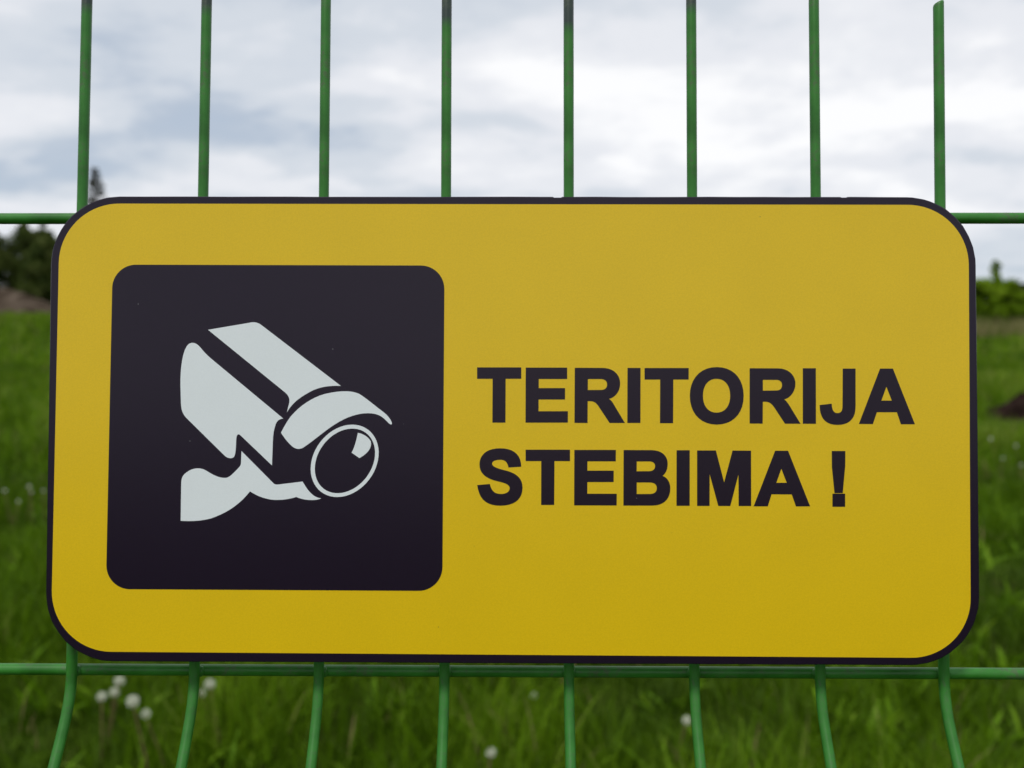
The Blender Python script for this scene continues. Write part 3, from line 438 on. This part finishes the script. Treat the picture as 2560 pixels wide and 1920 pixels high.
# ------------------------------------------------------------------ meadow grass
rng = np.random.default_rng(11)
def vnoise(x, y, sc, seed):
    """cheap smooth value noise in 0..1"""
    r = np.random.default_rng(seed); g = r.random((64, 64))
    u, w = x / sc, y / sc
    i, j = np.floor(u).astype(int), np.floor(w).astype(int); fu, fw = u - i, w - j
    fu = fu * fu * (3 - 2 * fu); fw = fw * fw * (3 - 2 * fw)
    a, b = g[i % 64, j % 64], g[(i + 1) % 64, j % 64]; c, d = g[i % 64, (j + 1) % 64], g[(i + 1) % 64, (j + 1) % 64]
    return (a * (1 - fu) + b * fu) * (1 - fw) + (c * (1 - fu) + d * fu) * fw
def blades(x, y, h, w, bend, segs, tint, taper=0.75):
    """arched blades -> verts, tris, tint"""
    n = len(x); az = rng.random(n) * 2 * np.pi; yaw = rng.random(n) * 2 * np.pi
    z0 = gz(x, y) - 0.01
    vs_, k = [], segs
    for s in range(k + 1):
        t = s / k
        off = bend * h * t ** 1.8; zz_ = h * (t - 0.35 * bend * t * t)
        cx, cy, cz = x + np.cos(az) * off, y + np.sin(az) * off, z0 + zz_
        if s < k:
            ww = w * (1 - taper * t) * 0.5 * (0.7 + 0.9 * t * (1 - t) * 2)
            vs_.append(np.stack([cx + np.cos(yaw) * ww, cy + np.sin(yaw) * ww, cz], 1))
            vs_.append(np.stack([cx - np.cos(yaw) * ww, cy - np.sin(yaw) * ww, cz], 1))
        else:
            vs_.append(np.stack([cx, cy, cz], 1))
    V = np.stack(vs_, 1); m = V.shape[1]
    base = (np.arange(n) * m)[:, None]; T = []
    for s in range(k - 1):
        a = 2 * s; T += [[a, a + 1, a + 3], [a, a + 3, a + 2]]
    T.append([2 * k - 2, 2 * k - 1, 2 * k])
    tr = (base[:, :, None] + np.array(T)[None]).reshape(-1, 3)
    return V.reshape(-1, 3), tr, np.repeat(tint, m)
def field(n, y0, y1, xm, xs):
    u = rng.random(n); y = np.sqrt(y0 * y0 + u * (y1 * y1 - y0 * y0)); x = (rng.random(n) * 2 - 1) * (xm + xs * y)
    return x, y
DIRTS = ((5.58, 8.9, 0.72, 0.85), (-31.0, 53.0, 3.8, 3.2))
def clear_of_dirt(x, y):
    k = np.ones(len(x), bool)
    for cx, cy, rx, ry in DIRTS: k &= ((x - cx) / rx) ** 2 + ((y - cy) / ry) ** 2 > 1.0
    return k
def grass_set(n, y0, y1, xm, xs, h0, h1, w, segs, bare=0.0, fresh=0.0):
    x, y = field(n, y0, y1, xm, xs)
    big, small = vnoise(x + 40, y + 40, 1.1, 3), vnoise(x + 40, y + 40, 0.28, 4)
    keep = clear_of_dirt(x, y) & (rng.random(n) < np.clip(0.02 + 1.25 * (0.4 * big + 0.6 * small) ** 1.3 - bare, 0.03, 1))
    x, y, big, small = x[keep], y[keep], big[keep], small[keep]; n = len(x)
    h = (h0 + (h1 - h0) * rng.random(n)) * (0.55 + 0.9 * small * big + 0.25 * big)
    hue = vnoise(x + 90, y + 10, 0.45, 9)
    tint = np.clip(-0.16 + fresh + 0.42 * big + 0.35 * small + 0.50 * hue + rng.normal(0, 0.15, n), 0, 0.95)
    dry = vnoise(x + 17, y + 63, 0.8, 14)
    tint = np.where(rng.random(n) < 0.01 + 0.16 * np.clip(dry - 0.6, 0, 1), 1.0, tint)
    return blades(x, y, h, w * (0.6 + 0.8 * rng.random(n)), 0.15 + 0.75 * rng.random(n) ** 1.5, segs, tint)
def join(sets):
    V, T, A, o = [], [], [], 0
    for v, t, a in sets: V.append(v); T.append(t + o); A.append(a); o += len(v)
    return np.concatenate(V), np.concatenate(T), np.concatenate(A)
gs = [grass_set(150000, 1.2, 6.0, 1.1, 0.62, 0.09, 0.25, 0.0055, 4),
      grass_set(5000, 1.2, 6.0, 1.1, 0.62, 0.20, 0.36, 0.008, 6),
      grass_set(110000, 1.2, 6.0, 1.1, 0.62, 0.04, 0.12, 0.0065, 3),
      grass_set(110000, 6.0, 16.0, 1.1, 0.62, 0.12, 0.28, 0.012, 3, -0.15, 0.13),
      grass_set(110000, 16.0, 60.0, 1.5, 0.64, 0.14, 0.34, 0.045, 2, -0.25, 0.16)]
# the same sward carries on to the sides and along the foot of the fence
gs += [grass_set(70000, 1.2, 8.0, 3.5, 0.95, 0.09, 0.24, 0.010, 3),
       grass_set(70000, 8.0, 26.0, 3.5, 0.95, 0.12, 0.28, 0.030, 2, -0.2, 0.08),
       grass_set(70000, 26.0, 75.0, 3.5, 0.95, 0.14, 0.36, 0.080, 2, -0.3, 0.10),
       grass_set(26000, 0.42, 1.25, 2.6, 0.8, 0.05, 0.16, 0.006, 3)]
V, T, A = join(gs)
grass = link('meadow_grass', npmesh('meadow_grass', V, T, {'tint': A}), None, M_GRASS)
tag(grass, 'lush green meadow grass covering the field behind the fence', 'grass', kind='stuff')
# broad-leaved weeds among the grass
def weeds(centres, per, l0, l1, w):
    xs, ys, hs, ws, ts, bs = [], [], [], [], [], []
    for cx, cy, r in centres:
        k = per
        a = rng.random(k) * 6.283; d = r * np.sqrt(rng.random(k))
        xs.append(cx + np.cos(a) * d); ys.append(cy + np.sin(a) * d); hs.append(l0 + (l1 - l0) * rng.random(k)); ws.append(w * (0.6 + 0.8 * rng.random(k)))
        ts.append(np.clip(rng.normal(0.5, 0.25, k), 0, 1)); bs.append(0.3 + 0.7 * rng.random(k))
    c = np.concatenate
    return blades(c(xs), c(ys), c(hs), c(ws), c(bs), 4, c(ts), 0.35)
wx, wy = field(520, 1.5, 7.0, 1.0, 0.6)
cs = [(a, b, 0.07) for a, b in zip(wx, wy)] + [(-1.10, 2.28, 0.14), (-1.02, 2.18, 0.12), (-1.2, 2.2, 0.10), (-0.93, 2.25, 0.1), (0.2, 2.3, .1), (-0.35, 2.35, 0.10), (0.9, 2.3, .12)]
V, T, A = weeds(cs, 12, 0.06, 0.16, 0.018)
tag(link('broadleaf_weeds', npmesh('broadleaf_weeds', V, T, {'tint': A}), None, M_WEED), 'bright broad-leaved weeds growing among the grass', 'weeds', kind='stuff')
# dry reed-like grass at the foot of the shrubs
x, y = rng.uniform(10, 27, 5500), rng.uniform(24.5, 28.5, 5500)
V, T, A = blades(x, y, rng.uniform(0.3, 0.75, 5500), np.full(5500, 0.03), rng.uniform(0.1, 0.5, 5500), 3, rng.random(5500))
tag(link('dry_grass', npmesh('dry_grass', V, T, {'tint': A}), None, M_DRY), 'straw-coloured dry grass in front of the shrubs at the right edge', 'grass', kind='stuff')

# ------------------------------------------------------------------ soil heaps
def heap(name, cx, cy, rx, ry, h, m, seed, label, rough=0.25, n=44, skew=0.0):
    r = np.random.default_rng(seed)
    t = np.linspace(-1.15, 1.15, n); X, Y = np.meshgrid(t, t, indexing='ij')
    d = np.sqrt(X * X + Y * Y)
    prof = np.clip(1 - d, -0.15, 1); prof = np.where(prof > 0, prof ** 0.85, prof)
    wob = np.zeros_like(X)
    for s, a in ((0.55, 0.5), (0.25, 0.3), (0.11, 0.18)):
        wob += a * (vnoise((X + 5) , (Y + 5) , s, seed + int(s * 100)) - 0.5)
    Zl = h * prof * (1 + skew * X) + rough * h * wob * np.clip(1.2 - d, 0, 1) * 1.6
    gx, gy = cx + X * rx, cy + Y * ry
    Zw = gz(gx, gy) + np.where(d > 1.1, -0.12, Zl)
    o = np.array([cx, cy, gzf(cx, cy)])
    v = np.stack([gx, gy, Zw], -1).reshape(-1, 3) - o
    i = np.arange(n * n).reshape(n, n); a, b, c, e = i[:-1, :-1].ravel(), i[1:, :-1].ravel(), i[1:, 1:].ravel(), i[:-1, 1:].ravel()
    me = npmesh(name, v, np.concatenate([np.stack([a, b, c], 1), np.stack([a, c, e], 1)]), smooth=True)
    ob = link(name, me, None, m); ob.location = o
    return tag(ob, label, 'soil heap')
heap('soil_mound', -30.5, 53.0, 3.9, 3.4, 1.72, M_MOUND, 21, 'pale brown mound of bare earth below the dark trees at the left edge')
heap('soil_clods', 5.62, 9.35, 0.80, 0.34, 0.22, M_DIRT, 22, 'low heap of dark damp soil in the grass at the right edge', rough=1.0)

# ------------------------------------------------------------------ trees and shrubs
def leaf_cloud(centres, radii, per, size, seed, flat=0.8):
    r = np.random.default_rng(seed); P, Q = [], []
    for (c, rad) in zip(centres, radii):
        n = per
        d = r.normal(size=(n, 3)); d /= np.linalg.norm(d, axis=1)[:, None]
        d *= (rad * r.random(n) ** 0.45)[:, None]; d[:, 2] *= flat
        P.append(np.array(c) + d); Q.append(np.clip(0.45 + r.normal(0, 0.22) + r.normal(0, 0.16, n), 0, 1))
    P, Q = np.concatenate(P), np.concatenate(Q); n = len(P)
    a = r.normal(size=(n, 3)); a /= np.linalg.norm(a, axis=1)[:, None]
    b = np.cross(a, r.normal(size=(n, 3))); b /= np.linalg.norm(b, axis=1)[:, None]
    s = size * (0.6 + 0.8 * r.random(n))[:, None]
    V = np.stack([P + a * s, P + b * s * 0.55, P - a * s, P - b * s * 0.55], 1).reshape(-1, 3)
    i = np.arange(n)[:, None] * 4
    T = np.concatenate([i + [0, 1, 2], i + [0, 2, 3]])
    return V, T, np.repeat(Q, 4)
def broadleaf(name, x, y, height, spread, seed, m, label, cat, group=None, trunk=0.12, low=0.12, nclump=110, per=150, size=0.11, spikes=0, branch_n=9, shoot=0.0):
    r = random.Random(seed)
    root = empty(name, (x, y, gzf(x, y) - 0.03)); tag(root, label, cat, group)
    cs, rs = [], []
    for k in range(nclump):
        t = r.random()
        z = height * (low + (0.90 - low) * t)
        env = spread * (0.62 + 0.55 * math.sin(math.pi * (0.12 + 0.72 * t))) * (1 - 0.45 * t * t)
        a, d = r.random() * 6.283, env * math.sqrt(r.random())
        rad = height * r.uniform(0.08, 0.15)
        cs.append((math.cos(a) * d, math.sin(a) * d, z)); rs.append(rad)
    for k in range(spikes):
        sh = r.uniform(0.05, 0.105)
        a, d = r.random() * 6.283, spread * r.uniform(0.0, 0.6)
        for q in range(3):
            cs.append((math.cos(a) * d + r.uniform(-.02, .02) * height, math.sin(a) * d, height * (0.84 + sh * q))); rs.append(height * (0.085 - 0.022 * q))
    for q in range(9):
        if shoot: cs.append((r.uniform(-.17, .17) * (1.25 - q / 8), r.uniform(-.1, .1), height * 0.82 + (shoot + 0.16 * height) * q / 8)); rs.append(r.uniform(0.10, 0.22) * (1.1 - 0.07 * q))
    parts = [tube([(0, 0, -0.15), (0.03, 0.02, height * 0.3), (0.08, -0.05, height * 0.65), (0.1, 0, height * 0.9)], [trunk, trunk * 0.8, trunk * 0.45, trunk * 0.12], 8)]
    for k in range(branch_n):
        c = Vector(cs[k]); s = Vector((0.03, 0.01, max(0.1, c.z * 0.45)))
        parts.append(tube([s, s.lerp(c, 0.5) + Vector((0, 0, 0.08)), c], [trunk * 0.4, trunk * 0.25, trunk * 0.08], 6))
    link('trunk', pymesh('trunk', *merge(parts), True), root, M_BARK)
    V, T, A = leaf_cloud(cs, rs, per, size, seed)
    link('crown', npmesh('crown', V, T, {'tint': A}), root, m)
    return root
gT = 'trees along the left edge of the field'
broadleaf('broadleaf_tree', -35.6, 60.5, 5.4, 2.1, 31, M_LEAF_DARK, 'dark green broadleaf tree at the very left edge behind the earth mound', 'tree', gT, low=0.05, spikes=4)
broadleaf('broadleaf_tree', -33.3, 61.5, 5.9, 1.7, 32, M_LEAF_DARK, 'taller dark broadleaf tree beside the sign, second from the left edge', 'tree', gT, low=0.05, spikes=4)
broadleaf('broadleaf_tree', -31.1, 60.0, 5.2, 1.6, 33, M_LEAF_DARK, 'dark broadleaf tree partly hidden by the upper left of the sign', 'tree', gT, low=0.05, spikes=4)
broadleaf('broadleaf_tree', -38.6, 61.0, 6.0, 2.2, 34, M_LEAF_DARK, 'dark broadleaf tree just outside the left edge of the photo', 'tree', gT, low=0.05, spikes=4)

def conifer(x, y, height, seed, label):
    r = random.Random(seed); root = empty('conifer_tree', (x, y, gzf(x, y) - 0.03)); tag(root, label, 'tree')
    parts = [tube([(0, 0, -0.2), (0.02, 0, height * 0.5), (-0.06, 0, height * 0.85), (-0.16, 0, height)], [0.12, 0.085, 0.035, 0.012], 8)]
    cs, rs = [], []
    z = height * 0.18
    while z < height * 0.985:
        t = z / height
        for k in range(4 if t < .9 else 3):
            a = r.random() * 6.283; ln = (1 - t) * height * 0.24 * r.uniform(0.45, 1.2) + 0.16
            e = Vector((math.cos(a) * ln, math.sin(a) * ln, z + ln * r.uniform(-0.05, 0.45))); s = Vector((-0.06 * t, 0, z))
            parts.append(tube([s, s.lerp(e, 0.55) + Vector((0, 0, -0.04)), e], [0.022 * (1.2 - t), 0.014, 0.005], 5))
            for q in (0.35, 0.6, 0.82, 1.0):
                if r.random() < 0.85: cs.append(tuple(s.lerp(e, q))); rs.append(0.10 + 0.10 * (1 - t))
        z += height * 0.022 * r.uniform(0.7, 1.3)
    link('trunk', pymesh('trunk', *merge(parts), True), root, M_BARK)
    V, T, A = leaf_cloud(cs, rs, 30, 0.055, seed, 0.7)
    link('crown', npmesh('crown', V, T, {'tint': A}), root, M_NEEDLE)
conifer(-27.3, 58.5, 9.6, 41, 'tall sparse conifer whose thin top rises beside the leftmost wire')

gS = 'shrubs along the right edge of the field'
broadleaf('leafy_shrub', 15.4, 30.0, 1.80, 1.3, 51, M_LEAF_BRIGHT, 'bright green shrub touching the right rim of the sign', 'shrub', gS, trunk=0.05, low=0.02, nclump=125, per=120, size=0.055)
broadleaf('leafy_shrub', 16.5, 30.4, 1.85, 1.2, 52, M_LEAF_BRIGHT, 'green shrub with a pointed shoot, between sign and right photo edge', 'shrub', gS, trunk=0.05, low=0.02, nclump=125, per=120, size=0.055, shoot=0.55)
broadleaf('leafy_shrub', 17.7, 30.6, 1.85, 1.3, 53, M_LEAF_DARK, 'darker green shrub at the right edge of the photo', 'shrub', gS, trunk=0.05, low=0.02, nclump=125, per=120, size=0.055)
broadleaf('leafy_shrub', 19.8, 31.2, 1.7, 1.3, 54, M_LEAF_BRIGHT, 'bright green shrub just outside the right edge of the photo', 'shrub', gS, trunk=0.05, low=0.02, nclump=125, per=120, size=0.055)
# the belt of bushes that closes the field between the two groups reads as one mass
r_ = random.Random(77); cs, rs = [], []
for k in range(300):
    t = k / 299; bx = -26 + 40 * t + r_.uniform(-.4, .4); by = 60 - 28 * t + r_.uniform(-1, 1)
    hh = 2.6 - 1.2 * t
    z = hh * r_.random() ** 0.8; cs.append((bx, by, gzf(bx, by) + z)); rs.append(r_.uniform(0.35, 0.75))
for k in range(520):                                  # and carries on beyond both groups
    t = k / 519; side = k % 2
    bx, by = (20.5 + 38 * t, 33 + 9 * t) if side else (-40.5 - 42 * t, 61 - 12 * t)
    hh = 1.7 if side else 4.2
    bx += r_.uniform(-.5, .5); by += r_.uniform(-1, 1); z = hh * r_.random() ** 0.8
    cs.append((bx, by, gzf(bx, by) + z)); rs.append(r_.uniform(0.35, 0.75) * (1 if side else 1.5))
V, T, A = leaf_cloud(cs, rs, 110, 0.10, 78)
tag(link('bush_belt', npmesh('bush_belt', V, T, {'tint': A}), None, M_LEAF_DARK), 'belt of bushes closing the far side of the field, behind the sign', 'bushes', kind='stuff')

# ------------------------------------------------------------------ dandelion clocks
def seed_head_mesh(seed, lost=0.0):
    r = random.Random(seed); v, f = [], []
    n = 105
    for i in range(n):
        zf = 1 - 2 * (i + 0.5) / n; a = i * 2.39996
        d = Vector((math.cos(a) * math.sqrt(1 - zf * zf), math.sin(a) * math.sqrt(1 - zf * zf), zf))
        if d.z < -0.88: continue
        if lost and (d - Vector((0.6, -0.5, 0.4)).normalized()).length < lost: continue
        d = (d + Vector((r.uniform(-.06, .06), r.uniform(-.06, .06), r.uniform(-.06, .06)))).normalized()
        R0 = 0.0165 * r.uniform(0.94, 1.06)
        u = d.orthogonal().normalized(); w = d.cross(u); b = r.random() * 6.28
        # stalk of the seed
        o = len(v); v += [d * 0.003 + u * 0.0002, d * 0.003 - u * 0.0002, d * R0]; f.append((o, o + 1, o + 2))
        # parachute: 7 thin hairs
        for k in range(7):
            t = b + k * 6.283 / 7; e = u * math.cos(t) + w * math.sin(t); s = d.cross(e)
            o = len(v); v += [d * R0 + s * 0.00035, d * R0 - s * 0.00035, d * (R0 + 0.0035) + e * 0.0046 - s * 0.0003, d * (R0 + 0.0035) + e * 0.0046 + s * 0.0003]
            f.append((o, o + 1, o + 2, o + 3))
    return pymesh('seed_head', v, f)
HEAD, RAG = seed_head_mesh(1), seed_head_mesh(2, 0.95)
def core_mesh():
    v, f = [], []; nu, nv = 8, 5
    for j in range(nv + 1):
        th = math.pi * j / nv
        for i in range(nu): v.append((0.0062 * math.sin(th) * math.cos(6.283 * i / nu), 0.0062 * math.sin(th) * math.sin(6.283 * i / nu), 0.0062 * math.cos(th)))
    for j in range(nv):
        for i in range(nu): f.append((j * nu + i, (j + 1) * nu + i, (j + 1) * nu + (i + 1) % nu, j * nu + (i + 1) % nu))
    return pymesh('seed_core', v, f, True)
CORE = core_mesh()
gD = 'dandelion clocks standing in the grass'
DAND = [
 (-1.133, 2.528, 0.23, 0.93, 0, 'uppermost dandelion clock of the cluster below the lower left of the sign'),
 (-1.148, 2.450, 0.22, 0.84, 0, 'leftmost dandelion clock of the cluster below the lower left of the sign'),
 (-1.145, 2.522, 0.20, 0.87, 0, 'middle dandelion clock between the leftmost and uppermost ones of the lower left cluster'),
 (-1.012, 2.336, 0.26, 1.05, 0, 'largest and whitest dandelion clock of the lower left cluster'),
 (-0.992, 2.369, 0.21, 0.81, 0, 'lowest and rightmost dandelion clock of the lower left cluster'),
 (-0.857, 2.484, 0.24, 0.92, 0, 'round dandelion clock just right of the second wire, below the sign'),
 (-0.915, 2.582, 0.17, 0.68, 1, 'dandelion clock half hidden behind the second wire, below the sign'),
 (0.065, 2.607, 0.15, 0.62, 0, 'small lone dandelion clock below the middle of the sign, left of the fifth wire'),
 (0.470, 2.353, 0.20, 0.75, 0, 'dandelion clock touching the left side of the sixth wire, below the sign'),
 (-0.053, 2.187, 0.20, 0.81, 1, 'ragged half-blown dandelion clock near the bottom edge, right of the fourth wire'),
 (-2.812, 4.892, 0.25, 0.90, 0, 'small far dandelion clock at the left photo edge'),
 (-2.683, 4.906, 0.27, 0.90, 0, 'topmost of the small far dandelion clocks left of the sign'),
 (-2.596, 4.892, 0.25, 0.77, 0, 'small far dandelion clock touching the left rim of the sign'),
 (-2.716, 4.990, 0.22, 0.65, 0, 'faint far dandelion clock just under the topmost one left of the sign'),
 (-2.596, 4.641, 0.25, 0.73, 0, 'lowest of the small far dandelion clocks left of the sign'),
 (3.521, 6.507, 0.27, 1.1, 0, 'pale far dandelion clock nearest the dark soil, right of the sign'),
 (3.574, 6.270, 0.26, 0.9, 0, 'second far dandelion clock from the top, near the right photo edge'),
 (3.248, 5.850, 0.25, 0.77, 0, 'faint small dandelion clock midway between the sign and right photo edge'),
 (3.236, 5.614, 0.25, 0.85, 0, 'lowest far dandelion clock at the right photo edge'),
]
for i, (x, y, h, s, rag, label) in enumerate(DAND):
    z0 = gzf(x, y)
    top = S * y + h - z0                              # height of the head above the ground here
    root = empty('dandelion_clock', (x, y, z0)); tag(root, label, 'dandelion', gD)
    r = random.Random(100 + i); bx, by = r.uniform(-.05, .05), r.uniform(-.04, .04)
    link('stem', pymesh('stem', *tube([(bx, by, -0.02), (bx * 0.7, by * 0.7, top * 0.4), (bx * 0.2, by * 0.2, top * 0.8), (0, 0, top)], [0.0028, 0.0026, 0.0023, 0.002], 7), True), root, M_STEM)
    hd = link('seed_head', RAG if rag else HEAD, root, M_PAP); hd.location = (0, 0, top); k_ = s * (0.76 if y < 4 else 0.52); hd.scale = (k_, k_, k_); hd.rotation_euler = (r.uniform(-.3, .3), r.uniform(-.3, .3), r.uniform(0, 6))
    link('seed_core', CORE, hd, M_CORE)
